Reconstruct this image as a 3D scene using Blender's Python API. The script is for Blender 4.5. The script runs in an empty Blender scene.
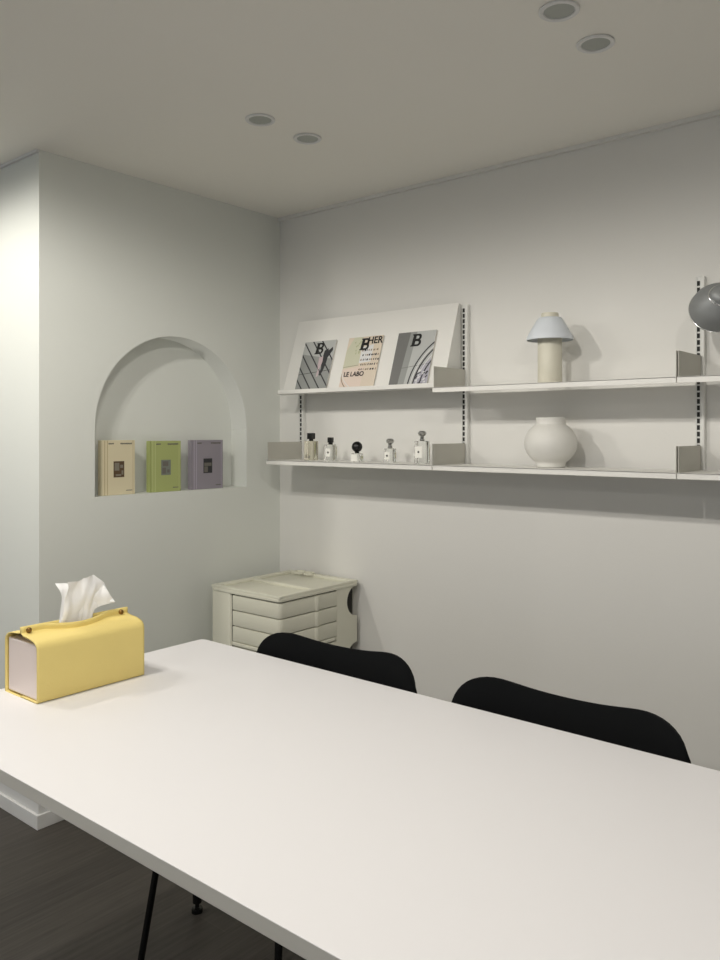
import bpy, bmesh, math, random
from mathutils import Vector, Matrix
random.seed(7)
S = bpy.context.scene
COL = S.collection
PI = math.pi

# ------------------------------------------------------------ camera
cd = bpy.data.cameras.new('camera'); cam = bpy.data.objects.new('camera', cd); COL.objects.link(cam)
cam.location = (2.667, -2.62, 1.386)
cam.rotation_euler = (math.radians(90), 0, math.radians(39.8))
cd.sensor_fit = 'VERTICAL'; cd.sensor_height = 36; cd.sensor_width = 27
cd.lens = 36 * 801 / 960
cd.shift_y = -47 / 960
cd.clip_start = .02
S.camera = cam
# ------------------------------------------------------------ world, exposure
w = bpy.data.worlds.new('world'); S.world = w; w.use_nodes = True
w.node_tree.nodes['Background'].inputs[0].default_value = (.75, .85, 1, 1)
w.node_tree.nodes['Background'].inputs[1].default_value = .6
S.view_settings.view_transform = 'Standard'; S.view_settings.look = 'None'
S.view_settings.gamma = 1; S.view_settings.use_curve_mapping = False
S.view_settings.exposure = 0.0
LAMP_W = 19.5
LAMP_COL = (1.0, .955, .88)
# daylight fill, added outside an assumed unseen window in the far left wall
ld = bpy.data.lights.new('cool_fill', 'AREA'); ld.shape = 'RECTANGLE'; ld.size = 1.6; ld.size_y = 1.3
ld.energy = 14; ld.color = (.85, .92, 1)
lo = bpy.data.objects.new('cool_fill', ld); COL.objects.link(lo)
lo.location = (-3.75, -3.2, 1.5); lo.rotation_euler = (0, math.radians(-90), 0)

# daylight fill lamp, added outside a made-up wide window behind the camera
ld = bpy.data.lights.new('cool_fill', 'AREA'); ld.shape = 'RECTANGLE'; ld.size = 3.0; ld.size_y = 1.5
ld.energy = 5; ld.color = (.92, .95, 1)
lo = bpy.data.objects.new('cool_fill', ld); COL.objects.link(lo)
lo.location = (1.2, -5.75, 1.45); lo.rotation_euler = (math.radians(90), 0, 0)

# ------------------------------------------------------------ materials
def mat(name, col, rough=.5, metal=0, bump=0, bscale=60, trans=0, ior=1.45, spec=.5, var=0, vscale=8, coat=0):
    m = bpy.data.materials.new(name); m.use_nodes = True
    nt = m.node_tree; b = nt.nodes['Principled BSDF']
    c = (*col, 1)
    b.inputs['Base Color'].default_value = c
    b.inputs['Roughness'].default_value = rough
    b.inputs['Metallic'].default_value = metal
    b.inputs['Transmission Weight'].default_value = trans
    b.inputs['IOR'].default_value = ior
    b.inputs['Specular IOR Level'].default_value = spec
    b.inputs['Coat Weight'].default_value = coat
    tc = nt.nodes.new('ShaderNodeTexCoord')
    if var:
        n = nt.nodes.new('ShaderNodeTexNoise'); n.inputs['Scale'].default_value = vscale; n.inputs['Detail'].default_value = 3
        r = nt.nodes.new('ShaderNodeValToRGB')
        r.color_ramp.elements[0].color = (*[x * (1 - var) for x in col], 1)
        r.color_ramp.elements[1].color = (*[min(1, x * (1 + var)) for x in col], 1)
        nt.links.new(tc.outputs['Object'], n.inputs['Vector'])
        nt.links.new(n.outputs['Fac'], r.inputs['Fac']); nt.links.new(r.outputs['Color'], b.inputs['Base Color'])
    if bump:
        n = nt.nodes.new('ShaderNodeTexNoise'); n.inputs['Scale'].default_value = bscale; n.inputs['Detail'].default_value = 4
        bp = nt.nodes.new('ShaderNodeBump'); bp.inputs['Strength'].default_value = bump; bp.inputs['Distance'].default_value = .002
        nt.links.new(tc.outputs['Object'], n.inputs['Vector'])
        nt.links.new(n.outputs['Fac'], bp.inputs['Height']); nt.links.new(bp.outputs['Normal'], b.inputs['Normal'])
    return m

M = {}
M['wall'] = mat('wall_paint', (.765, .757, .725), .85, bump=.12, bscale=90, spec=.2)
M['wall_side'] = mat('wall_paint_arch', (.745, .765, .725), .85, bump=.12, bscale=90, spec=.2)
M['ceil'] = mat('ceiling_paint', (.93, .91, .85), .9, bump=.08, bscale=70, spec=.1)
M['trim'] = mat('trim_paint', (.78, .78, .77), .45)
M['table'] = mat('table_laminate', (.775, .765, .775), .45, bump=.02, bscale=300, spec=.4)
M['table_edge'] = mat('table_edge_band', (.74, .72, .66), .5)
M['shelf'] = mat('powder_coated_metal', (.80, .79, .755), .42, bump=.04, bscale=400)
M['rail'] = mat('rail_metal', (.74, .74, .71), .38)
M['bracket'] = mat('bracket_metal', (.50, .49, .44), .5)
M['slot'] = mat('rail_slot_dark', (.03, .03, .028), .8)
M['black_shell'] = mat('black_lacquer', (.004, .0045, .005), .6, bump=.03, bscale=200, spec=.10)
M['black_metal'] = mat('black_tube', (.012, .012, .012), .25, metal=.4)
M['rubber'] = mat('black_rubber', (.015, .015, .015), .7)
M['drawer'] = mat('cream_plastic', (.72, .71, .60), .42, bump=.03, bscale=250)
M['gap_shade'] = mat('painted_gap_shade', (.025, .024, .02), .8)  # shade inside the trolley, put into the colour
M['ceramic'] = mat('matte_ceramic', (.74, .73, .69), .55, bump=.08, bscale=60, var=.02)
M['lamp_shade'] = mat('pale_blue_shade', (.68, .72, .765), .5)
M['lamp_body'] = mat('beige_lamp_body', (.66, .635, .53), .45)
M['silver'] = mat('brushed_silver', (.26, .27, .272), .5, metal=.35)
M['silver_rim'] = mat('polished_rim', (.75, .76, .76), .18, metal=.9)
M['yellow'] = mat('yellow_leather', (.83, .67, .24), .55, bump=.25, bscale=220, var=.03, vscale=12)
M['yellow_edge'] = mat('yellow_leather_edge', (.86, .74, .34), .5)
M['inner_box'] = mat('pinkish_plastic', (.80, .70, .66), .3)
M['brass'] = mat('dark_brass', (.23, .13, .035), .35, metal=.7)
M['tissue'] = mat('tissue_paper', (.97, .97, .97), .9, bump=.3, bscale=90)
M['glass'] = mat('clear_glass', (.97, .98, .97), .03, trans=1, ior=1.3)
M['glass_warm'] = mat('tinted_perfume_glass', (.90, .87, .74), .04, trans=1, ior=1.3)
M['black_cap'] = mat('black_cap', (.006, .006, .006), .3)
M['label'] = mat('white_label', (.86, .85, .80), .6)
M['ink'] = mat('black_ink', (.01, .01, .01), .6)
M['ink_soft'] = mat('grey_ink', (.16, .15, .13), .7)
M['chrome'] = mat('smoky_stopper', (.45, .45, .44), .12, metal=.8)
M['lens'] = mat('lamp_lens_unlit', (.42, .44, .41), .5)
M['page'] = mat('paper_pages', (.82, .80, .74), .8)
for n, c in dict(m_grey=(.30, .31, .30), m_greyl=(.48, .49, .48), m_dark=(.035, .035, .04), m_pink=(.52, .42, .44), m_beige=(.70, .61, .50),
                 m_pink_beige=(.74, .62, .54), m_olive=(.44, .46, .28), m_olive_l=(.60, .60, .46), m_brown=(.30, .23, .16), m_mid=(.17, .17, .165), m_white=(.72, .72, .72),
                 m_lilac=(.42, .41, .47), b_cream=(.70, .63, .44), b_cream2=(.50, .41, .24), b_green=(.40, .45, .17), b_green2=(.52, .57, .27),
                 b_purple=(.30, .275, .315), b_purple2=(.44, .40, .50), b_photo=(.10, .06, .03), b_photo2=(.22, .20, .16), b_pic=(.20, .22, .19)).items():
    M[n] = mat(n, c, .45)
# emissive lens for the lit lamps
m = bpy.data.materials.new('lamp_lens_lit'); m.use_nodes = True
b = m.node_tree.nodes['Principled BSDF']; b.inputs['Emission Color'].default_value = (1, .93, .8, 1); b.inputs['Emission Strength'].default_value = 6
M['lens_lit'] = m
# dark wood floor planks along y
m = bpy.data.materials.new('dark_wood_floor'); m.use_nodes = True
nt = m.node_tree; b = nt.nodes['Principled BSDF']; L = nt.links.new
tc = nt.nodes.new('ShaderNodeTexCoord'); mp = nt.nodes.new('ShaderNodeMapping'); mp.inputs['Rotation'].default_value = (0, 0, PI / 2)
L(tc.outputs['Object'], mp.inputs['Vector'])
br = nt.nodes.new('ShaderNodeTexBrick'); br.offset = .37
br.inputs['Scale'].default_value = 1; br.inputs['Brick Width'].default_value = 1.15; br.inputs['Row Height'].default_value = .16
br.inputs['Mortar Size'].default_value = .0012; br.inputs['Color1'].default_value = (.070, .062, .054, 1); br.inputs['Color2'].default_value = (.050, .044, .039, 1)
br.inputs['Mortar'].default_value = (.075, .068, .06, 1)
L(mp.outputs['Vector'], br.inputs['Vector'])
mp2 = nt.nodes.new('ShaderNodeMapping'); mp2.inputs['Scale'].default_value = (30, 1.6, 1)
L(tc.outputs['Object'], mp2.inputs['Vector'])
nz = nt.nodes.new('ShaderNodeTexNoise'); nz.inputs['Scale'].default_value = 2.2; nz.inputs['Detail'].default_value = 6; nz.inputs['Roughness'].default_value = .65
L(mp2.outputs['Vector'], nz.inputs['Vector'])
mx = nt.nodes.new('ShaderNodeMixRGB'); mx.blend_type = 'MULTIPLY'; mx.inputs[0].default_value = .9
cr = nt.nodes.new('ShaderNodeValToRGB'); cr.color_ramp.elements[0].position = .3; cr.color_ramp.elements[0].color = (.62, .60, .58, 1)
cr.color_ramp.elements[1].position = .75; cr.color_ramp.elements[1].color = (1.35, 1.32, 1.28, 1)
L(nz.outputs['Fac'], cr.inputs['Fac']); L(br.outputs['Color'], mx.inputs[1]); L(cr.outputs['Color'], mx.inputs[2]); L(mx.outputs['Color'], b.inputs['Base Color'])
b.inputs['Roughness'].default_value = .55
bp = nt.nodes.new('ShaderNodeBump'); bp.inputs['Strength'].default_value = .25; bp.inputs['Distance'].default_value = .002
L(nz.outputs['Fac'], bp.inputs['Height']); L(bp.outputs['Normal'], b.inputs['Normal'])
M['floor'] = m

# ------------------------------------------------------------ mesh builder
class MB:
    def __init__(s): s.bm = bmesh.new(); s.mi = 0
    def _f(s, vs):
        try:
            f = s.bm.faces.new(vs); f.material_index = s.mi; return f
        except ValueError: return None
    def box(s, x0, x1, y0, y1, z0, z1, bev=0, seg=2):
        t = bmesh.new()
        v = [t.verts.new((x, y, z)) for x in (x0, x1) for y in (y0, y1) for z in (z0, z1)]
        for q in ((0, 1, 3, 2), (4, 6, 7, 5), (0, 4, 5, 1), (2, 3, 7, 6), (0, 2, 6, 4), (1, 5, 7, 3)): t.faces.new([v[i] for i in q])
        if bev: bmesh.ops.bevel(t, geom=list(t.edges), offset=bev, segments=seg, profile=.5, affect='EDGES')
        s.merge(t); return s
    def merge(s, t, mtx=None):
        mp_ = {}
        for v in t.verts: mp_[v] = s.bm.verts.new(mtx @ v.co if mtx else v.co)
        for f in t.faces: s._f([mp_[v] for v in f.verts])
        t.free()
    def prism(s, poly, a0, a1, axis='y', bev=0, seg=2, vert_only=False):
        """poly: 2-D points; extruded along axis from a0 to a1"""
        def P3(p, a):
            return {'x': (a, p[0], p[1]), 'y': (p[0], a, p[1]), 'z': (p[0], p[1], a)}[axis]
        t = bmesh.new()
        A = [t.verts.new(P3(p, a0)) for p in poly]; B = [t.verts.new(P3(p, a1)) for p in poly]
        n = len(poly)
        t.faces.new(A); t.faces.new(B[::-1])
        for i in range(n): t.faces.new([A[i], B[i], B[(i + 1) % n], A[(i + 1) % n]])
        bmesh.ops.recalc_face_normals(t, faces=list(t.faces))
        if bev:
            es = [e for e in t.edges if (e.verts[0] in A) == (e.verts[1] in A)] if False else [e for e in t.edges if abs(e.calc_face_angle(0)) > .6]
            bmesh.ops.bevel(t, geom=es, offset=bev, segments=seg, profile=.5, affect='EDGES')
        s.merge(t); return s
    def lathe(s, prof, n=48, mtx=None, cap=True):
        t = bmesh.new(); rings = []
        for r, z in prof:
            rings.append([t.verts.new((r * math.cos(2 * PI * k / n), r * math.sin(2 * PI * k / n), z)) for k in range(n)] if r > 1e-6 else [t.verts.new((0, 0, z))])
        for a, b_ in zip(rings, rings[1:]):
            for k in range(n):
                k2 = (k + 1) % n
                if len(a) == 1 and len(b_) == 1: continue
                if len(a) == 1: t.faces.new([a[0], b_[k2], b_[k]])
                elif len(b_) == 1: t.faces.new([a[k], a[k2], b_[0]])
                else: t.faces.new([a[k], a[k2], b_[k2], b_[k]])
        if cap:
            if len(rings[0]) > 1: t.faces.new(rings[0][::-1])
            if len(rings[-1]) > 1: t.faces.new(rings[-1])
        s.merge(t, mtx); return s
    def tube(s, pts, r, n=14):
        pts = [Vector(p) for p in pts]; t = bmesh.new(); rings = []
        up = None
        for i, p in enumerate(pts):
            d = (pts[min(i + 1, len(pts) - 1)] - pts[max(i - 1, 0)]).normalized()
            if up is None: up = d.orthogonal().normalized()
            up = (up - d * up.dot(d)).normalized(); sd = d.cross(up)
            rr = r[i] if isinstance(r, (list, tuple)) else r
            rings.append([t.verts.new(p + up * rr * math.cos(2 * PI * k / n) + sd * rr * math.sin(2 * PI * k / n)) for k in range(n)])
        for a, b_ in zip(rings, rings[1:]):
            for k in range(n): t.faces.new([a[k], a[(k + 1) % n], b_[(k + 1) % n], b_[k]])
        t.faces.new(rings[0][::-1]); t.faces.new(rings[-1])
        s.merge(t); return s
    def grid(s, fn, nu, nv):
        g = [[s.bm.verts.new(fn(i / nu, j / nv)) for j in range(nv + 1)] for i in range(nu + 1)]
        for i in range(nu):
            for j in range(nv): s._f([g[i][j], g[i + 1][j], g[i + 1][j + 1], g[i][j + 1]])
        return s
    def poly(s, pts):
        s._f([s.bm.verts.new(p) for p in pts]); return s
    def build(s, name, mats, parent=None, smooth=False, loc=None, rot=None):
        if not isinstance(mats, (list, tuple)): mats = [mats]
        bmesh.ops.recalc_face_normals(s.bm, faces=list(s.bm.faces))
        me = bpy.data.meshes.new(name); s.bm.to_mesh(me); s.bm.free()
        for m_ in mats: me.materials.append(M[m_] if isinstance(m_, str) else m_)
        o = bpy.data.objects.new(name, me); COL.objects.link(o)
        if smooth:
            for p in me.polygons: p.use_smooth = True
            try: me.set_sharp_from_angle(angle=math.radians(38))
            except Exception: pass
        if parent: o.parent = parent
        if loc: o.location = loc
        if rot: o.rotation_euler = rot
        return o

def tag(o, label=None, cat=None, group=None, kind=None):
    if label: o['label'] = label
    if cat: o['category'] = cat
    if group: o['group'] = group
    if kind: o['kind'] = kind
    return o
def thing(name, label, cat, loc=(0, 0, 0), rot=(0, 0, 0), group=None):
    o = bpy.data.objects.new(name, None); COL.objects.link(o); o.location = loc; o.rotation_euler = rot
    o.empty_display_size = .05
    return tag(o, label, cat, group)
def structure(o): o['kind'] = 'structure'; return o
def copy_tree(o, parent=None):
    c = o.copy(); COL.objects.link(c)
    if parent: c.parent = parent
    for ch in [x for x in bpy.data.objects if x.parent == o]: copy_tree(ch, c)
    return c
def text(name, body, size, m_, parent, loc, rot, extrude=.0003, bold=0, align='CENTER', sx=1):
    cu = bpy.data.curves.new(name, 'FONT'); cu.body = body; cu.size = size; cu.extrude = extrude; cu.offset = bold
    cu.align_x = align; cu.align_y = 'CENTER'
    tmp = bpy.data.objects.new('tmp', cu); COL.objects.link(tmp)
    bpy.context.view_layer.update()
    me = bpy.data.meshes.new_from_object(tmp.evaluated_get(bpy.context.evaluated_depsgraph_get()))
    bpy.data.objects.remove(tmp); bpy.data.curves.remove(cu)
    me.name = name; me.materials.clear(); me.materials.append(M[m_])
    for v in me.vertices: v.co.x *= sx
    o = bpy.data.objects.new(name, me); COL.objects.link(o); o.parent = parent; o.location = loc; o.rotation_euler = rot
    return o
def arc(cx, cy, r, a0, a1, n):
    return [(cx + r * math.cos(math.radians(a0 + (a1 - a0) * k / n)), cy + r * math.sin(math.radians(a0 + (a1 - a0) * k / n))) for k in range(n + 1)]
def rrect(x0, x1, y0, y1, r, n=6):
    return arc(x1 - r, y1 - r, r, 0, 90, n) + arc(x0 + r, y1 - r, r, 90, 180, n) + arc(x0 + r, y0 + r, r, 180, 270, n) + arc(x1 - r, y0 + r, r, 270, 360, n)

# ------------------------------------------------------------ the room
H = 2.382
X0, X1, Y0 = -3.6, 4.6, -5.6
structure(MB().box(X0, X1, Y0, 0.12, -.1, 0).build('floor', 'floor'))
structure(MB().box(X0, X1, Y0, 0.12, H, H + .1).build('ceiling', 'ceil'))
structure(MB().box(0, X1, 0, .12, 0, H).build('wall_back', 'wall'))
structure(MB().box(X1, X1 + .12, Y0, .12, 0, H).build('wall_right', 'wall'))
fx0, fx1, fz0, fz1 = -.4, 2.8, .65, 2.25
structure(MB().box(X0, fx0, Y0 - .12, Y0, 0, H).box(fx1, X1, Y0 - .12, Y0, 0, H).box(fx0, fx1, Y0 - .12, Y0, 0, fz0).box(fx0, fx1, Y0 - .12, Y0, fz1, H).build('wall_front', 'wall'))
wf = MB()
for a in ((fx0, fx0 + .05, fz0, fz1), (fx1 - .05, fx1, fz0, fz1), (fx0 + .05, fx1 - .05, fz0, fz0 + .05), (fx0 + .05, fx1 - .05, fz1 - .05, fz1), (1.17, 1.23, fz0 + .05, fz1 - .05)):
    wf.box(a[0], a[1], Y0 - .09, Y0 - .03, a[2], a[3])
wf = structure(wf.build('added_window_2', 'trim'))  # unseen window frame, added to let soft fill in from behind
# far left wall with an unseen window opening added for the cool fill
wl = MB()
wy0, wy1, wz0, wz1 = -4.1, -2.3, .85, 2.15
wl.box(X0 - .12, X0, Y0, wy0, 0, H).box(X0 - .12, X0, wy1, -1.18, 0, H).box(X0 - .12, X0, wy0, wy1, 0, wz0).box(X0 - .12, X0, wy0, wy1, wz1, H)
structure(wl.build('wall_far_left', 'wall'))
wf = MB()
for a in ((wy0, wy0 + .05, wz0, wz1), (wy1 - .05, wy1, wz0, wz1), (wy0 + .05, wy1 - .05, wz0, wz0 + .05), (wy0 + .05, wy1 - .05, wz1 - .05, wz1), (-3.23, -3.17, wz0 + .05, wz1 - .05)):
    wf.box(X0 - .09, X0 - .03, a[0], a[1], a[2], a[3])
wf = structure(wf.build('added_window_1', 'trim'))
MB().box(X0 - .065, X0 - .06, wy0 + .04, wy1 - .04, wz0 + .04, wz1 - .04).build('pane', 'glass', wf)

# projecting left block with the arched niche
NY0, NY1, NZ0, NR = -.961, -.207, 1.147, .377
NZS = 1.779 - NR
ND = .102
YF = -1.18
bm = bmesh.new()
outer = [bm.verts.new((0, y, z)) for y, z in ((YF, 0), (0, 0), (0, H), (YF, H))]
ap = [(NY0, NZ0), (NY1, NZ0)] + arc((NY0 + NY1) / 2, NZS, NR, 0, 180, 64)
inner = [bm.verts.new((0, y, z)) for y, z in ap]
es = []
for lp in (outer, inner):
    for i in range(len(lp)): es.append(bm.edges.new((lp[i], lp[(i + 1) % len(lp)])))
bmesh.ops.triangle_fill(bm, edges=es, use_beauty=True)
back = [bm.verts.new((-ND, y, z)) for y, z in ap]
n = len(ap)
for i in range(n):
    f = bm.faces.new([inner[i], inner[(i + 1) % n], back[(i + 1) % n], back[i]])
    if i >= 2 and i < n - 1: f.smooth = True
bm.faces.new(back)
# the block's other faces
a = [bm.verts.new(p) for p in ((X0, YF, 0), (X0, YF, H), (X0, .0, 0), (X0, 0, H))]
bm.faces.new([outer[0], outer[3], a[1], a[0]])
bm.faces.new([outer[1], outer[2], a[3], a[2]])
bm.faces.new([a[0], a[1], a[3], a[2]])
me = bpy.data.meshes.new('wall_left'); bmesh.ops.recalc_face_normals(bm, faces=list(bm.faces)); bm.to_mesh(me); bm.free()
me.materials.append(M['wall_side'])
o = bpy.data.objects.new('wall_left', me); COL.objects.link(o); structure(o)

# skirting boards in two steps, shadow-gap mouldings under the ceiling
def base(name, boxes):
    b_ = MB()
    for x0, x1, y0, y1, sx, sy in boxes:
        b_.box(x0, x1, y0, y1, 0, .05, .0015)
        b_.box(x0 + (.009 if sx < 0 else 0), x1 - (.009 if sx > 0 else 0), y0 + (.009 if sy < 0 else 0), y1, .05, .09, .0015)
    structure(b_.build(name, 'trim'))
base('baseboard_left', [(.0005, .016, YF - .0155, -.001, 1, -1), (X0, .0005, YF - .0155, YF - .0005, 0, -1)])
base('baseboard_back', [(.0165, X1, -.016, -.0005, 0, -1)])
t1 = MB().box(.0005, X1, -.016, -.0005, H - .014, H - .0005)
structure(t1.build('trim_1', 'wall'))
t2 = MB().box(X0, .0, YF - .010, YF - .0005, H - .010, H - .0005)
structure(t2.build('trim_2', 'trim'))

# ------------------------------------------------------------ ceiling downlights
def downlight(x, y, lit, label, group, k=1):
    t = thing('ceiling_downlight', label, 'ceiling light', (x, y, H), group=group)
    prof = [(.0475, -.001), (.0475, -.004), (.045, -.006), (.037, -.005), (.0355, -.0015), (.0355, -.0008)]
    MB().lathe(prof, 40, cap=False).build('trim_ring', 'trim', t, smooth=True)
    MB().lathe([(0, -.0022), (.0355, -.0022), (.0355, -.0008), (0, -.0008)], 40, cap=False).build('lens', 'lens_lit' if lit else 'lens', t, smooth=True)
    if lit:
        l = bpy.data.lights.new('downlight_beam', 'SPOT'); l.spot_size = math.radians(178.5); l.spot_blend = .34; l.shadow_soft_size = .018; l.energy = LAMP_W * k; l.color = LAMP_COL
        lo_ = bpy.data.objects.new('downlight_beam', l); COL.objects.link(lo_); lo_.parent = t; lo_.location = (0, 0, -.034)
    return t
g = 'unlit round ceiling downlights'
downlight(.797, -.87, False, 'unlit round downlight of the far pair, the one nearer the arched wall side', g)
downlight(.800, -.656, False, 'unlit round downlight of the far pair, the one closer to the shelf wall', g)
downlight(1.820, -.871, False, 'unlit round downlight cut close to the top edge of the photo', g)
downlight(1.820, -.663, False, 'unlit round downlight just below and right of the topmost one', g)
for x in (-.22, .8, 1.82):
    for y in (-2.15, -1.94):
        downlight(x, y, True, 'lit round downlight in the ceiling behind the camera side', 'lit ceiling downlights', .80 if x < 0 else 1.04)
downlight(2.84, -2.01, True, 'lit round downlight in the ceiling behind the camera side', 'lit ceiling downlights')
for x in (-1.24, -2.26):
    downlight(x, -2.3, True, 'lit round downlight in the ceiling of the area left of the arched block', 'lit left ceiling downlights', .55)
downlight(1.3, -4.2, True, 'lit round downlight far behind the camera', 'lit rear ceiling downlights')
downlight(-.8, -4.2, True, 'lit round downlight far behind the camera', 'lit rear ceiling downlights')

# ------------------------------------------------------------ table
t = thing('meeting_table', 'long white meeting table with black legs in the foreground', 'table', (1.85, -1.465, 0))
tx0, tx1, ty0, ty1 = -1.143, 1.1, -.426, .437
tp = MB(); tp.prism(rrect(tx0, tx1, ty0, ty1, .018, 5), .7245, .75, 'z', bev=.0012, seg=2)
tt = tp.build('tabletop', ['table', 'table_edge'], t)
for p in tt.data.polygons:
    if p.normal.z < .3: p.material_index = 1
for sx in (-1, 1):
    for sy in (-1, 1):
        lx = sx * 1.03; ly = .325 if sy > 0 else -.325
        lg = MB().tube([(lx, ly, .722), (lx, ly, .028)], .013).build('leg', 'black_metal', t, smooth=True)
        MB().lathe([(.006, .036), (.006, .014), (.015, .012), (.016, .008), (.016, 0)], 24, Matrix.Translation((lx, ly, 0))).build('foot', 'black_metal', lg, smooth=True)
fr = MB()
fr.box(-1.04, 1.04, -.34, -.31, .695, .7242).box(-1.04, 1.04, .31, .34, .695, .7242).box(-1.04, -1.01, -.31, .31, .695, .7242).box(1.01, 1.04, -.31, .31, .695, .7242)
fr.build('under_frame', 'black_metal', t)

# ------------------------------------------------------------ chairs
def chair(label, loc, rz):
    t = thing('dining_chair', label, 'chair', loc, (0, 0, rz), 'black chairs along the far side of the table')
    prof = [(-.215, .425, .17), (-.20, .445, .195), (-.12, .452, .21), (0, .445, .215), (.10, .442, .20), (.155, .452, .165), (.19, .49, .125),
            (.205, .54, .115), (.222, .60, .17), (.238, .66, .258), (.250, .70, .278), (.258, .73, .282), (.266, .765, .283), (.273, .797, .283)]
    def smoothpath(ts):
        i = ts * (len(prof) - 1); k = min(int(i), len(prof) - 2); f = i - k
        p = [prof[max(k - 1, 0)], prof[k], prof[k + 1], prof[min(k + 2, len(prof) - 1)]]
        return [.5 * (2 * b_ + (c - a_) * f + (2 * a_ - 5 * b_ + 4 * c - d_) * f * f + (3 * b_ - a_ - 3 * c + d_) * f ** 3) for a_, b_, c, d_ in zip(*p)]
    def fn(u, v):
        y, z, wd = smoothpath(v)
        s_ = math.sin((u - .5) * PI)
        x = s_ * wd
        bk = max(0, min(1, (z - .47) / .2)) if y > .15 else 0
        bulge = (x / .28) ** 2
        y -= bk * .045 * bulge
        z += (1 - bk) * .02 * (abs(s_) ** 3) * (1 if y > -.17 else 0)
        if z > .645 and y > .15:                       # the top edge dips in the middle and lifts in two soft ears
            fz = (z - .645) / .152
            top = .697 + .103 * max(0, 1 - abs(s_) ** 8) ** .5
            z = .645 + fz * (top - .645) + max(0, fz) ** 2 * (.008 * math.exp(-((abs(x) - .19) / .07) ** 2) - .012 * math.exp(-(x / .15) ** 2))
        return (x, y, z)
    sh = MB().grid(fn, 36, 60).build('shell', 'black_shell', t, smooth=True)
    md = sh.modifiers.new('solid', 'SOLIDIFY'); md.thickness = .010; md.offset = 0
    bv = sh.modifiers.new('bevel', 'BEVEL'); bv.width = .003; bv.segments = 2; bv.limit_method = 'ANGLE'; bv.angle_limit = math.radians(50)
    MB().lathe([(0, .405), (.07, .405), (.085, .415), (.085, .432), (0, .432)], 32, cap=False).build('mounting_plate', 'black_metal', t, smooth=True)
    for fx, fy in ((-.232, -.246), (.232, -.246), (-.235, .19), (.235, .19)):
        kx, ky = fx * .86, fy * .80 - (.02 if fy > 0 else 0)
        path = [(fx * .12, fy * .2, .415), (kx * .55, ky * .55, .418), (kx * .85, ky * .85, .412), (kx * .97, ky * .97, .395), (kx * 1.0, ky * 1.0, .365), (fx, fy, .02)]
        lg = MB().tube(path, .0085).build('leg', 'black_metal', t, smooth=True)
        MB().lathe([(.011, .0), (.0125, .004), (.0125, .02), (.0105, .034)], 20, Matrix.Translation((fx, fy, 0))).build('foot_cap', 'rubber', lg, smooth=True)
    return t
chair('black shell chair with curved back, pushed in beside the cream drawer unit', (1.205, -1.204, 0), math.radians(3))
chair('black shell chair with curved back, nearer the right edge, below the vase', (1.872, -1.203, 0), 0)

# ------------------------------------------------------------ wall shelving
PX = [.155, 1.018, 1.881, 2.744]
ZT, ZB = 1.5505, 1.2700
YS = -.235
def rail(x, label):
    t = thing('shelf_rail', label, 'wall rail', (x, 0, 1.2605), group='slotted shelf rails')
    b_ = MB().box(-.014, .014, -.016, -.0005, 0, .6145, .001)
    b_.box(-.013, -.009, -.019, -.016, 0, .6145).box(.009, .013, -.019, -.016, 0, .6145)
    b_.build('channel', 'rail', t)
    s_ = MB(); z = .012
    while z < .60:
        s_.box(-.0115, -.0005, -.0172, -.0155, z, z + .0150); z += .0205
    s_.build('slot_row', 'slot', t)
    return t
rail(PX[0], 'slotted wall rail close to the corner, behind the leftmost perfume bottle')
rail(PX[1], 'slotted wall rail between the magazine display and the mushroom lamp')
rail(PX[2], 'slotted wall rail behind the grey metal lamp')
rail(PX[3], 'slotted wall rail beyond the grey metal lamp')
def shelf(x0, x1, z, label):
    t = thing('wall_shelf', label, 'shelf', ((x0 + x1) / 2, 0, z), group='white metal wall shelves')
    h = (x1 - x0) / 2 - .0015
    b_ = MB().box(-h, h, YS, -.034, -.0025, 0).box(-h, h, YS, YS + .004, -.0185, 0, .0008)
    b_.build('shelf_board', 'shelf', t)
    for sx in (-1, 1):
        xx = sx * (h - .0016)
        m_ = MB().box(xx - .0012, xx + .0012, YS + .006, -.021, 0, .077, .0006)
        m_.build('end_bracket', 'bracket', t)
    return t
shelf(PX[0], PX[1], ZB, 'lower white wall shelf carrying the perfume bottles')
shelf(PX[1], PX[2], ZB, 'lower white wall shelf carrying the round vase')
shelf(PX[2], PX[3], ZB, 'lower white wall shelf at the right edge of the photo')
shelf(PX[1], PX[2], ZT, 'upper white wall shelf carrying the mushroom lamp')
shelf(PX[2], PX[3], ZT, 'upper white wall shelf under the grey metal lamp')
# sloping magazine display between the first two rails
TILT = math.atan(.328)
DX0, DX1 = .160, 1.004
t = thing('magazine_display_shelf', 'white sloping display shelf holding three magazines', 'display shelf', ((DX0 + DX1) / 2, -.143, 1.555))
hw = (DX1 - DX0) / 2
c_, s_ = math.cos(TILT), math.sin(TILT)
LEN = .345
MB().prism([(0, 0), (.0, -.003), (.003, -.003), (LEN * s_ + .002, LEN * c_ - .002), (LEN * s_, LEN * c_)], -hw, hw, 'x').build('sloping_panel', 'shelf', t)
MB().box(-hw, hw, -.028, .004, -.0025, 0).box(-hw, hw, -.028, -.0255, -.0025, .017, .0006).build('front_ledge', 'shelf', t)
for sx in (-1, 1):
    xx = sx * (hw - .0015)
    MB().prism([(.006, .004), (.122, .004), (.122, LEN * c_ - .006), (LEN * s_ + .001, LEN * c_ - .006)], xx - .001, xx + .001, 'x').build('side_panel', 'rail', t)

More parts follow.
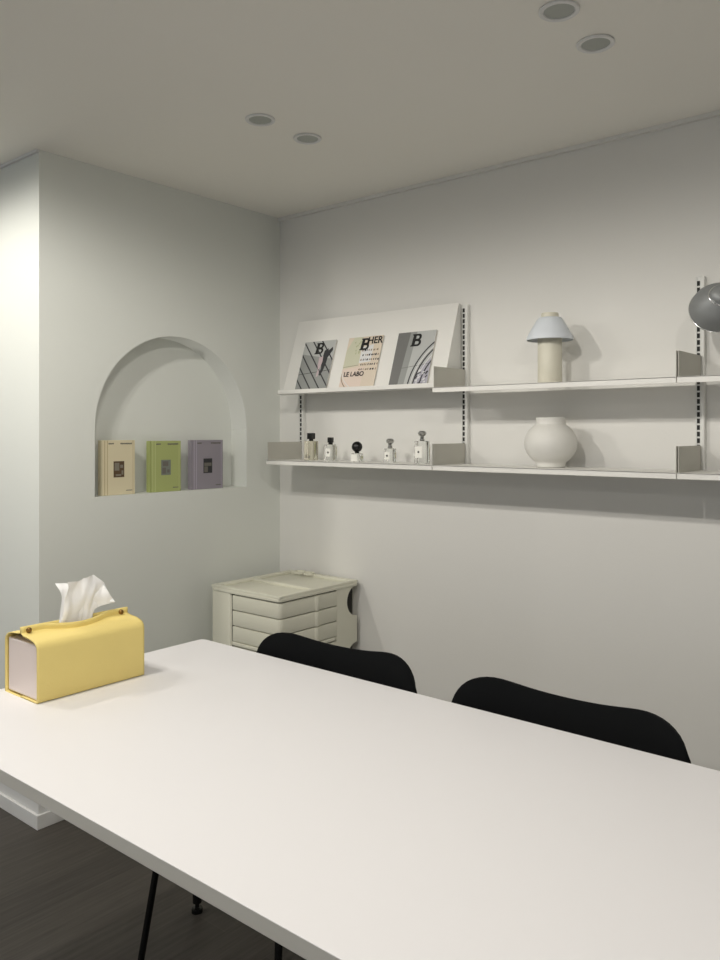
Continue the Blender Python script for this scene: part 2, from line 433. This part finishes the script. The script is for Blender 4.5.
# ------------------------------------------------------------ magazines
def magazine(x, label):
    off = .0045
    t = thing('magazine', label, 'magazine', (x, -.143 - off / c_ * 1.0, 1.5555), (-TILT, 0, 0), 'magazines on the sloping display')
    MB().box(-.090, .0895, -.0025, .0035, .0008, .2362).build('pages', 'page', t)
    return t
MW, MH, F = .0912, .237, -.0034
def clip_rect(pts, x0, x1, z0, z1):
    def cl(ps, inside, inter):
        out = []
        for i in range(len(ps)):
            a_, b_ = ps[i - 1], ps[i]
            if inside(b_):
                if not inside(a_): out.append(inter(a_, b_))
                out.append(b_)
            elif inside(a_): out.append(inter(a_, b_))
        return out
    def ix(v): return lambda a_, b_: (v, a_[1] + (b_[1] - a_[1]) * (v - a_[0]) / (b_[0] - a_[0]))
    def iz(v): return lambda a_, b_: (a_[0] + (b_[0] - a_[0]) * (v - a_[1]) / (b_[1] - a_[1]), v)
    for ins, it in ((lambda p: p[0] >= x0, ix(x0)), (lambda p: p[0] <= x1, ix(x1)), (lambda p: p[1] >= z0, iz(z0)), (lambda p: p[1] <= z1, iz(z1))):
        if not pts: return pts
        pts = cl(pts, ins, it)
    return pts
def cover(t, base_m, shapes, name='cover'):
    mats = [base_m]; b_ = MB(); b_.box(-MW, MW, F, -.0026, 0, MH)
    for k, (m_, pts) in enumerate(shapes):
        if m_ not in mats: mats.append(m_)
        pts = clip_rect(pts, -MW + .0004, MW - .0004, .0004, MH - .0004)
        if len(pts) < 3: continue
        b_.mi = mats.index(m_); y = F - .00010 - .00001 * k
        b_.prism(pts, y, F + .0001, 'y')
    return b_.build(name, mats, t)
def strip(p, q, w_):
    dx, dz = q[0] - p[0], q[1] - p[1]; l = math.hypot(dx, dz); nx, nz_ = -dz / l * w_ / 2, dx / l * w_ / 2
    return [(p[0] + nx, p[1] + nz_), (q[0] + nx, q[1] + nz_), (q[0] - nx, q[1] - nz_), (p[0] - nx, p[1] - nz_)]
def letter_b(t, x, z, h=.052, y=F - .0014):
    """heavy capital B built from a stem and two bowls, leaning slightly"""
    b_ = MB(); th = h * .24
    def sk(p): return (x + p[0] + (p[1] - h / 2) * .08, z - h / 2 + p[1])
    def ring(z0, z1, xr):
        zc, ro = (z0 + z1) / 2, (z1 - z0) / 2
        o_ = [(-h * .08, z0)] + [(xr - ro + ro * math.cos(a_), zc + ro * math.sin(a_)) for a_ in [math.radians(-90 + 15 * k) for k in range(13)]] + [(-h * .08, z1)]
        ri = ro - th * .62
        i_ = [(-h * .08, zc - ri)] + [(xr - ro + ri * 1.0 * math.cos(a_) - th * .25, zc + ri * math.sin(a_)) for a_ in [math.radians(-90 + 15 * k) for k in range(13)]] + [(-h * .08, zc + ri)]
        for k in range(len(o_) - 1):
            q = [sk(o_[k]), sk(o_[k + 1]), sk(i_[k + 1]), sk(i_[k])]
            b_.prism(q, y, y + .0004, 'y')
    b_.prism([sk(p) for p in ((-h * .36, 0), (-h * .36 + th * 1.15, 0), (-h * .36 + th * 1.15, h), (-h * .36, h))], y - .00002, y + .0004, 'y')
    b_.prism([sk(p) for p in ((-h * .44, h * .9), (-h * .2, h * .9), (-h * .2, h), (-h * .44, h))], y - .00003, y + .0004, 'y')
    b_.prism([sk(p) for p in ((-h * .44, 0), (-h * .2, 0), (-h * .2, h * .1), (-h * .44, h * .1))], y - .00003, y + .0004, 'y')
    ring(h * .46, h, h * .40); ring(0, h * .55, h * .46)
    return b_.build('cover_letter', 'ink', t)
TR = (PI / 2, 0, 0)
# 1: grey paving with dark diagonal joints and a striding figure
t = magazine(.330, 'grey magazine showing diagonal lines and a dark figure, leftmost of the three')
sh = [('m_grey', [(-.09, .0), (.09, 0), (.09, .15), (-.09, .18)])]
for z in (.237, .180, .122, .066, .296, .355):
    sh.append(('m_dark', strip((-.095, z), (.095, z - .215), .0062)))
sh.append(('m_dark', strip((-.09, .085), (.09, .10), .0022)))
sh += [('m_dark', [(.035, .19), (.055, .20), (.062, .17), (.058, .13), (.05, .10), (.04, .075), (.03, .08), (.036, .11), (.03, .14)]),
       ('m_dark', [(.058, .19), (.078, .205), (.082, .19), (.066, .165), (.056, .15), (.052, .17)]),
       ('m_pink', [(.012, .16), (.034, .165), (.036, .14), (.03, .115), (.02, .10), (.014, .12)]),
       ('m_pink', [(.018, .10), (.028, .10), (.026, .075), (.016, .07)]),
       ('m_greyl', [(-.03, .012), (.04, .014), (.04, .008), (-.03, .006)])]
cover(t, 'm_greyl', sh)
letter_b(t, .004, .202)
# 2: beige collage
t = magazine(.582, 'beige collage magazine with printed words, middle of the three')
sh = [('m_olive_l', [(-.06, .237), (-.012, .237), (-.014, .15), (-.09, .13), (-.09, .18)]), ('m_olive_l', [(-.09, .1), (-.01, .11), (-.01, .15), (-.09, .14)]),
      ('m_pink_beige', [(-.091, .002), (.02, .002), (.025, .105), (-.091, .095)]),
      ('m_white', [(-.01, .12), (.05, .125), (.05, .20), (-.01, .19)])]
random.seed(3)
for q in range(14):
    x = -.055 + random.random() * .045; z = .165 + random.random() * .06
    sh.append(('m_olive', [(x, z), (x + .008, z + .003), (x + .005, z - .008)]))
sh.append(('m_brown', strip((-.09, .105), (-.01, .112), .0018)))
for q in range(10): sh.append(('m_brown', strip((-.091 + q * q * .0006, .075 - q * .008), (-.091 + (q + 1) ** 2 * .0006, .075 - (q + 1) * .008), .004)))
for q in range(8): sh.append(('m_white', strip((-.085 + q * q * .0008, .08 - q * .008), (-.085 + (q + 1) ** 2 * .0008, .08 - (q + 1) * .008), .003)))
for r_ in range(5):
    x = -.005 + .006 * (r_ % 2)
    while x < .085:
        w_ = .003 + random.random() * .006
        sh.append(('m_dark' if random.random() < .5 else 'm_brown', [(x, .178 - r_ * .021), (x + w_, .179 - r_ * .021 + random.random() * .003), (x + w_, .172 - r_ * .021), (x, .173 - r_ * .021 - random.random() * .002)]))
        x += w_ + .003 + random.random() * .005
cover(t, 'm_beige', sh)
letter_b(t, .003, .203)
text('cover_word', 'HER', .042, 'ink', t, (.054, F - .0011, .216), TR, bold=.0009)
text('cover_word', 'LE LABO', .028, 'ink', t, (-.024, F - .0014, .072), TR, bold=.0005)
# 3: station tracks
t = magazine(.841, 'grey magazine with curved track lines, rightmost of the three, beside the rail')
sh = [('m_mid', [(-.092, 0), (-.045, 0), (-.02, .24), (-.092, .24)]), ('m_grey', [(-.05, 0), (-.02, 0), (0, .24), (-.03, .24)]),
      ('m_lilac', [(.02, 0), (.08, 0), (.092, .03), (.092, .12), (.05, .09)]),
      ('m_mid', strip((-.045, .085), (.09, .100), .002))]
for k, (rad, wd) in enumerate(((.235, .006), (.222, .003), (.211, .006), (.196, .003), (.180, .005))):
    pts = arc(.235, -.0, rad, 100, 185, 26)
    pts = [(px_, pz) for px_, pz in pts]
    for a_, b_ in zip(pts, pts[1:]): sh.append(('m_dark' if k % 2 == 0 else 'm_white', strip(a_, b_, wd)))
random.seed(5)
for q in range(22):
    x = .03 + random.random() * .05; z = .01 + random.random() * .06
    sh.append(('m_dark' if q % 3 else 'm_white', strip((x, z), (x + .008, z + .012 * random.random()), .004)))
cover(t, 'm_greyl', sh)
letter_b(t, .004, .200)

# ------------------------------------------------------------ perfume bottles on the lower shelf
def bottle(x, y, w_, h, cap, lab, mat_, label, rz=0):
    t = thing('perfume_bottle', label, 'perfume bottle', (x, y, ZB), (0, 0, rz), 'perfume bottles on the lower shelf')
    q = w_ / 2
    b_ = MB().prism(rrect(-q, q, -q, q, w_ * .14, 5), .0004, h, 'z', bev=.0035, seg=3)
    b_.build('glass_body', mat_, t, smooth=True)
    MB().lathe([(.009, h - .0005), (.0095, h + .001), (.0095, h + .007), (.008, h + .008)], 24).build('collar', 'chrome' if cap == 'crystal' else 'black_cap', t, smooth=True)
    if cap == 'square': MB().box(-.013, .013, -.013, .013, h + .008, h + .034, .002).build('cap', 'black_cap', t)
    elif cap == 'small': MB().box(-.010, .010, -.010, .010, h + .008, h + .030, .002).build('cap', 'black_cap', t)
    elif cap == 'ball':
        MB().lathe([(.022 * math.sin(PI * k / 16), h + .026 - .022 * math.cos(PI * k / 16)) for k in range(17)], 32, cap=False).build('cap', 'black_cap', t, smooth=True)
    elif cap == 'crystal':
        pr = [(.007, h + .008), (.0085, h + .012), (.006, h + .016), (.013, h + .021), (.0165, h + .028), (.014, h + .035), (.008, h + .038)]
        MB().lathe(pr, 12).build('stopper', 'chrome', t)
    if lab:
        lw, l0, l1 = lab
        p_ = MB().box(-lw, lw, -q - .0009, -q - .0002, l0, l1).build('paper_label', 'label', t)
        if cap != 'ball':
            MB().lathe([(0, 0), (.0042, 0), (.0042, .0006), (0, .0006)], 20, Matrix.Translation((0, -q - .0010, (l0 + l1) / 2)) @ Matrix.Rotation(PI / 2, 4, 'X'), cap=False).build('seal', 'ink', p_)
    return t
t = bottle(.312, -.12, .046, .082, 'square', None, 'glass_warm', 'clear tinted perfume bottle with square black cap, leftmost on the shelf')
for k, (dx, hh) in enumerate(((-.014, .018), (-.007, .030), (.002, .013), (.010, .017))):
    MB().box(dx, dx + .004, -.0237, -.0231, .010, .010 + hh * .6).build('printed_mark', 'ink_soft', t)
bottle(.428, -.125, .041, .068, 'small', (.0105, .018, .052), 'glass', 'clear perfume bottle with small square black cap and white label', math.radians(12))
t = bottle(.577, -.13, .038, .034, 'ball', (.0165, .002, .030), 'glass', 'short white labelled perfume bottle with round black ball cap')
bottle(.742, -.125, .037, .056, 'crystal', (.0125, .012, .042), 'glass', 'smaller clear perfume bottle with faceted stopper, fourth from the corner', math.radians(0))
bottle(.896, -.125, .046, .086, 'crystal', (.0155, .022, .066), 'glass', 'taller clear perfume bottle with faceted stopper, beside the end bracket', math.radians(0))

# ------------------------------------------------------------ mushroom lamp and vase
t = thing('table_lamp', 'small mushroom table lamp with pale blue shade on the upper shelf', 'lamp', (1.425, -.125, ZT))
MB().lathe([(.0, .0004), (.040, .0004), (.0405, .002), (.0405, .166), (.039, .168), (0, .168)], 56, cap=False).build('base_column', 'lamp_body', t, smooth=True)
MB().lathe([(.0760, .149), (.0775, .150), (.0768, .160), (.0665, .179), (.0555, .199), (.0435, .219), (.037, .2255), (.030, .2265), (.030, .224), (.0355, .2225), (.042, .2165), (.054, .197), (.065, .177), (.0750, .159)], 64, cap=False).build('lamp_shade', 'lamp_shade', t, smooth=True)
MB().lathe([(0, .222), (.029, .222), (.0285, .238), (.027, .241), (0, .2415)], 48, cap=False).build('top_knob', 'lamp_body', t, smooth=True)
t = thing('round_vase', 'round off-white moon jar vase on the lower shelf', 'vase', (1.428, -.125, ZB))
prof = [(0, .0004), (.043, .0004), (.047, .002), (.048, .006), (.049, .012)]
for k in range(1, 22):
    a_ = math.radians(-60 + 118 * k / 21.5)
    prof.append((.0875 * math.cos(a_), .081 + .078 * math.sin(a_)))
prof += [(.0485, .150), (.0485, .160), (.0495, .166), (.048, .168), (.044, .166), (.043, .155), (.045, .148), (.06, .13), (.07, .08), (.04, .02), (0, .015)]
MB().lathe(prof, 72, cap=False).build('jar', 'ceramic', t, smooth=True)

# ------------------------------------------------------------ grey metal lamp on the wall at the right
LX, LZ = 1.974, 1.744
t = thing('wall_lamp', 'grey metal dish lamp on a thin arm at the right edge', 'lamp', (LX, -.17, LZ))
ax = Vector((.395, -.83, .39)).normalized()
R = ax.to_track_quat('Z', 'Y').to_matrix().to_4x4()
MB().lathe([(.0755, -.002), (.0755, .001), (.0735, .012), (.068, .034), (.056, .056), (.036, .075), (.0345, .0765), (.0340, .0735), (.054, .054), (.066, .033), (.0715, .011), (.0735, -.002)], 64, R, cap=False).build('lamp_shade', 'silver', t, smooth=True)
MB().lathe([(.0755, -.003), (.0772, -.001), (.0768, .0015), (.0755, .002)], 64, R, cap=False).build('rim', 'silver_rim', t, smooth=True)
MB().lathe([(.0335, .0745), (.0345, .0775), (.0325, .0795), (.030, .079)], 48, R, cap=False).build('collar_ring', 'silver_rim', t, smooth=True)
MB().lathe([(.030, .077), (.0295, .086), (.024, .093), (.014, .0965), (0, .097)], 48, R, cap=False).build('dome', 'silver', t, smooth=True)
MB().lathe([(0, -.012), (.018, -.010), (.026, .006), (.022, .024), (.012, .035), (0, .050)], 32, R, cap=False).build('bulb', 'label', t, smooth=True)
az = 1.835 - LZ
pts = [(.010, -.012, .052), (.012, .035, .078), (.016, .062, az), (.04, .070, az), (.22, .072, az), (.28, .08, az), (.30, .110, az)]
MB().tube(pts, .005).build('arm', 'silver', t, smooth=True)
MB().lathe([(0, 0), (.035, 0), (.035, .012), (.030, .016), (0, .016)], 32, Matrix.Translation((.30, .1695, az)) @ Matrix.Rotation(PI / 2, 4, 'X'), cap=False).build('wall_plate', 'silver', t, smooth=True)
MB().tube([(.30, .110, az), (.30, .16, az)], .007).build('arm_socket', 'silver', t, smooth=True)

# ------------------------------------------------------------ books in the niche
def book(y0, y1, h, cols, label, pic, words):
    th = .026; xf = -.030
    t = thing('book', label, 'book', (xf - th / 2, (y0 + y1) / 2, NZ0), group='small books in the niche')
    hw_ = (y1 - y0) / 2; a_, b2 = cols
    # boards and rounded spine on the -y side, page block between
    MB().box(-th / 2 + .002, th / 2 - .002, -hw_ + .004, hw_ - .003, .003, h - .003).build('pages', 'page', t)
    m_ = MB(); m_.box(th / 2 - .002, th / 2, -hw_, hw_, .0004, h, .0005).box(-th / 2, -th / 2 + .002, -hw_, hw_, .0004, h, .0005).box(-th / 2, th / 2, -hw_ - .001, -hw_ + .0025, .0004, h, .001)
    m_.mi = 1
    for q in (.010, .022): m_.box(th / 2 - .0003, th / 2 + .0004, -hw_ + q, -hw_ + q + .003, .001, h - .001)
    m_.mi = 2
    m_.box(th / 2 - .0003, th / 2 + .0004, hw_ - .010, hw_ - .008, .001, h - .001)
    m_.build('cover', [a_, b2, b2], t)
    p = MB(); f0, f1, f2 = th / 2 + .0003, th / 2 + .0008, th / 2 + .0011
    p.box(f0, f1, -.023, .024, .068, .130)
    p.mi = 1
    for ya, yb, za, zb in ([(-.019, .002, .094, .124), (.006, .019, .104, .116), (-.014, .010, .073, .080), (.012, .020, .078, .094)],
                           [(-.016, .012, .104, .124), (-.018, .000, .074, .098), (.006, .018, .078, .090)],
                           [(-.019, .020, .098, .112), (-.019, .000, .072, .096)])[pic]:
        p.box(f1 - .0001, f2, ya, yb, za, zb)
    p.build('cover_picture', [('b_photo', 'b_photo2'), ('b_pic', 'ink_soft'), ('m_dark', 'ink_soft')][pic], t)
    rnd = random.Random(words)
    f0, f1 = th / 2 + .0002, th / 2 + .0007
    for ya, yb, zc, hh in ((-hw_ + .028, -hw_ + .050, h - .013, .006), (hw_ - .066, hw_ - .014, h - .013, .006), (hw_ - .040, hw_ - .012, .016, .004)):
        yy = ya; tm = MB()
        while yy < yb:
            w_ = .0022 + rnd.random() * .0026
            tm.box(f0, f1, yy, min(yy + w_, yb + .001), zc - hh / 2 * (.7 + .3 * rnd.random()), zc + hh / 2 * (.7 + .3 * rnd.random()))
            yy += w_ + .0009
        tm.build('cover_print', 'ink_soft', t)
    return t
book(-.912, -.766, .211, ('b_cream', 'b_cream2'), 'cream book with a small dark brown picture, leftmost in the niche', 0, 1)
book(-.694, -.544, .207, ('b_green', 'b_green2'), 'green book standing between the cream and purple books', 1, 2)
book(-.486, -.318, .209, ('b_purple', 'b_purple2'), 'purple book with small black picture, rightmost in the niche', 2, 3)

# ------------------------------------------------------------ cream drawer trolley in the corner
t = thing('drawer_trolley', 'cream plastic drawer trolley with swivel drawers in the room corner', 'storage trolley', (.29, -.255, 0))
x0, x1, y0, y1 = -.198, .200, -.225, .235
ZTOP = .765
bd = MB()
bd.prism(rrect(x0, x0 + .118, y0 - .004, y1, .014, 5), .055, .742, 'z', bev=.002)                  # deep left column
bd.box(x0 + .05, x1 - .03, .105, y1 - .004, .055, .742)                                             # rear block
bd.box(x0 + .112, x1 - .02, y0 + .02, .11, .288, .306).box(x0 + .112, x1 - .02, y0 + .02, .11, .055, .07)
bd.build('body', 'drawer', t, smooth=True)
# side wall with the half-round openings of the rear compartments
pz = [(.100, .055), (y1 - .004, .055)]
for zc in (.20, .44, .680):
    ar = arc(y1 - .004, zc, .065, -90, -270, 20)
    pz += [(a_ if a_ < y1 - .004 else y1 - .004, b_) for a_, b_ in [(p[0], p[1]) for p in ar]]
pz += [(y1 - .004, .742), (.100, .742)]
MB().prism(pz, x1 - .022, x1 - .002, 'x').build('side_wall', 'drawer', t)
MB().box(x1 - .031, x1 - .0295, .105, y1 - .004, .06, .74).build('compartment_shade', 'gap_shade', t)  # near-black sheet standing in for shade within the open compartments
# module ledges
for z in (.536, .290):
    MB().prism(rrect(x0 + .116, x1 + .001, y0 - .003, .104, .020, 5), z, z + .014, 'z', bev=.002).build('module_ledge', 'drawer', t, smooth=True)
# near-black strip painting the shade in the pivot gap, then the drawers
MB().box(x0 + .1185, x0 + .1255, y0 + .006, .10, .072, .7415).build('pivot_gap_shade', 'gap_shade', t)
def drawer(z, h):
    dx0, dx1, dy0, dy1 = x0 + .127, x1 - .001, y0 + .0, .102
    po = arc(dx1 - .022, dy0 + .022, .022, -90, 0, 8)
    po = [(dx0, dy0)] + po
    bpx = .205 - .255 + .032                                     # bump on the right face
    yb = -.020
    po += [(dx1, yb - .016)] + [(dx1 + .009 * math.cos(math.radians(q)) ** 1.0, yb + .012 * math.sin(math.radians(q))) for q in (-80, -50, -20, 0, 20, 50, 80)] + [(dx1, yb + .016)]
    po += [(dx1, dy1), (dx0, dy1)]
    b_ = MB().prism(po, z + .002, z + h - .002, 'z', bev=.0018, seg=2)
    return b_.build('drawer', 'drawer', t, smooth=True)
for k in range(3): drawer(.551 + k * .0625, .0625)
for k in range(3): drawer(.306 + k * .0755, .0755)
MB().prism(rrect(x0 + .128, x1 - .012, y0 + .012, .09, .015, 4), .072, .741, 'z').build('drawer_core_shade', 'gap_shade', t)  # near-black filler so the slits between drawers read as shade
# tray top with two recesses
tb = MB()
tb.prism(rrect(x0 - .002, x1 + .002, y0 - .006, y1, .018, 5), .742, .754, 'z', bev=.002)
for a_ in ((x0, x1, y0 - .004, y0 + .020), (x0, x1, y1 - .030, y1 - .002), (x0, x0 + .03, y0 + .02, y1 - .03), (x1 - .022, x1, y0 + .02, y1 - .03), (x0 + .03, x1 - .022, -.030, -.006)):
    tb.box(a_[0], a_[1], a_[2], a_[3], .752, ZTOP, .0028, 2)
tb.build('tray_top', 'drawer', t, smooth=True)
for rx in (-.11, -.055):
    MB().lathe([(.026, 0), (.026, .008), (.022, .008), (.022, 0)], 28, Matrix.Translation((rx, y1 - .034, .7645)), cap=False).build('ring_collar', 'drawer', t, smooth=True)
for cx, cy in ((-.15, -.18), (.15, -.18), (-.15, .18), (.15, .18)):
    cs = MB().lathe([(0, -.010), (.021, -.010), (.024, -.007), (.024, .007), (.021, .010), (0, .010)], 24, Matrix.Translation((cx, cy, .0245)) @ Matrix.Rotation(PI / 2, 4, 'Y'), cap=False)
    cs.box(cx - .012, cx + .012, cy - .010, cy + .010, .035, .056)
    cs.build('caster', 'rubber', t, smooth=True)

# ------------------------------------------------------------ tissue box in its yellow cover
BX0, BX1, BY0, BY1 = .727, .880, -1.660, -1.367
t = thing('tissue_box', 'yellow leather tissue box with brass snaps at the table corner', 'tissue box', (.8095, -1.5150, .7503))
hx, hy = .0765, .1480
HB = .137
def prof_side(k, gap):
    """outline from the bottom centre round one side to the top ridge; k = -1 / +1"""
    pts = [(0, -.0025), (hx - .003, -.0025), (hx - .001, -.0018), (hx, .000), (hx, HB - .016), (hx - .002, HB - .007), (hx - .008, HB), (hx - .018, HB + .0045), (hx - .034, HB + .008), (.022 + gap * .6, HB + .0095 - gap * .1), (.010 + gap * .8, HB + .011 - gap * .25), (.0022 + gap, HB + .014 - gap * .35), (.0018 + gap, HB + .028 - gap * .35)]
    return [(k * a_, b_) for a_, b_ in pts]
for k in (-1, 1):
    NP = 13
    def fn(u, v, k=k):
        y = -hy + 2 * hy * u
        q = max(0, 1 - abs((u - .50) / .30) ** 2)
        gap = (.020 if k > 0 else .008) * q ** 1.2
        pr = prof_side(k, gap)
        i = v * (NP - 1); j = min(int(i), NP - 2); f = i - j
        e = 0
        return (pr[j][0] * (1 - f) + pr[j + 1][0] * f, y, .0035 + pr[j][1] * (1 - f) + pr[j + 1][1] * f)
    s_o = MB().grid(fn, 48, (NP - 1) * 2).build('leather_wrap', 'yellow', t, smooth=True)
    md = s_o.modifiers.new('solid', 'SOLIDIFY'); md.thickness = .003; md.offset = -1 if k > 0 else 1
# trim: ridge ends stay pinched, studs on the near flap
for yy in (-hy + .018, hy - .022):
    MB().lathe([(0, .006), (.004, .0055), (.0062, .003), (.0065, 0), (.0065, -.009), (0, -.009)], 20, Matrix.Translation((.004, yy, HB + .0225)) @ Matrix.Rotation(PI / 2, 4, 'Y'), cap=False).build('snap_stud', 'brass', t, smooth=True)
MB().box(-hx + .006, hx - .0045, -hy + .004, hy - .004, .0045, HB - .002, .004).build('inner_box', 'inner_box', t)
# crumpled tissue
def lerp3(b_, m_, t_, v): return [(1 - v) ** 2 * p + 2 * v * (1 - v) * q + v * v * r for p, q, r in zip(b_, m_, t_)]
cols = [((-.053, .150), (-.030, .215), (-.041, .264)), ((-.030, .146), (-.022, .212), (-.022, .262)), ((-.004, .143), (-.004, .211), (.004, .258)),
        ((.014, .143), (.014, .206), (.030, .268)), ((.026, .145), (.026, .206), (.055, .267)), ((.038, .146), (.034, .204), (.081, .242)), ((.046, .150), (.036, .196), (.106, .191))]
def sheet(ph, amp, dx, sc):
    def fn(u, v):
        i = u * (len(cols) - 1); j = min(int(i), len(cols) - 2); f = i - j
        f2 = f * f * (3 - 2 * f)
        c = [tuple(a_[q] * (1 - f) + b_[q] * f for q in (0, 1)) for a_, b_ in zip(cols[j], cols[j + 1])]
        y, z = lerp3(*c, v)
        z = .143 + (z - .143) * sc
        wv = math.sin(u * 10 + ph + 2.5 * v) + .35 * math.sin(u * 23 + ph * 2 - 4 * v) + .5 * math.sin(8 * v - 7 * u + ph)
        x = dx * (.3 + v) + amp * wv * (.35 + .9 * v) + .012 * v * v * math.cos(u * 4 + ph)
        y += .0022 * math.sin(v * 9 + u * 21 + ph) * v
        return (x, y, z)
    return fn
tis = MB()
tis.grid(sheet(.3, .0065, .006, 1.0), 70, 36)
tis.grid(sheet(2.1, .0075, -.010, .93), 70, 36)
o = tis.build('tissue', 'tissue', t, smooth=True)
for p in o.data.polygons: p.use_smooth = True
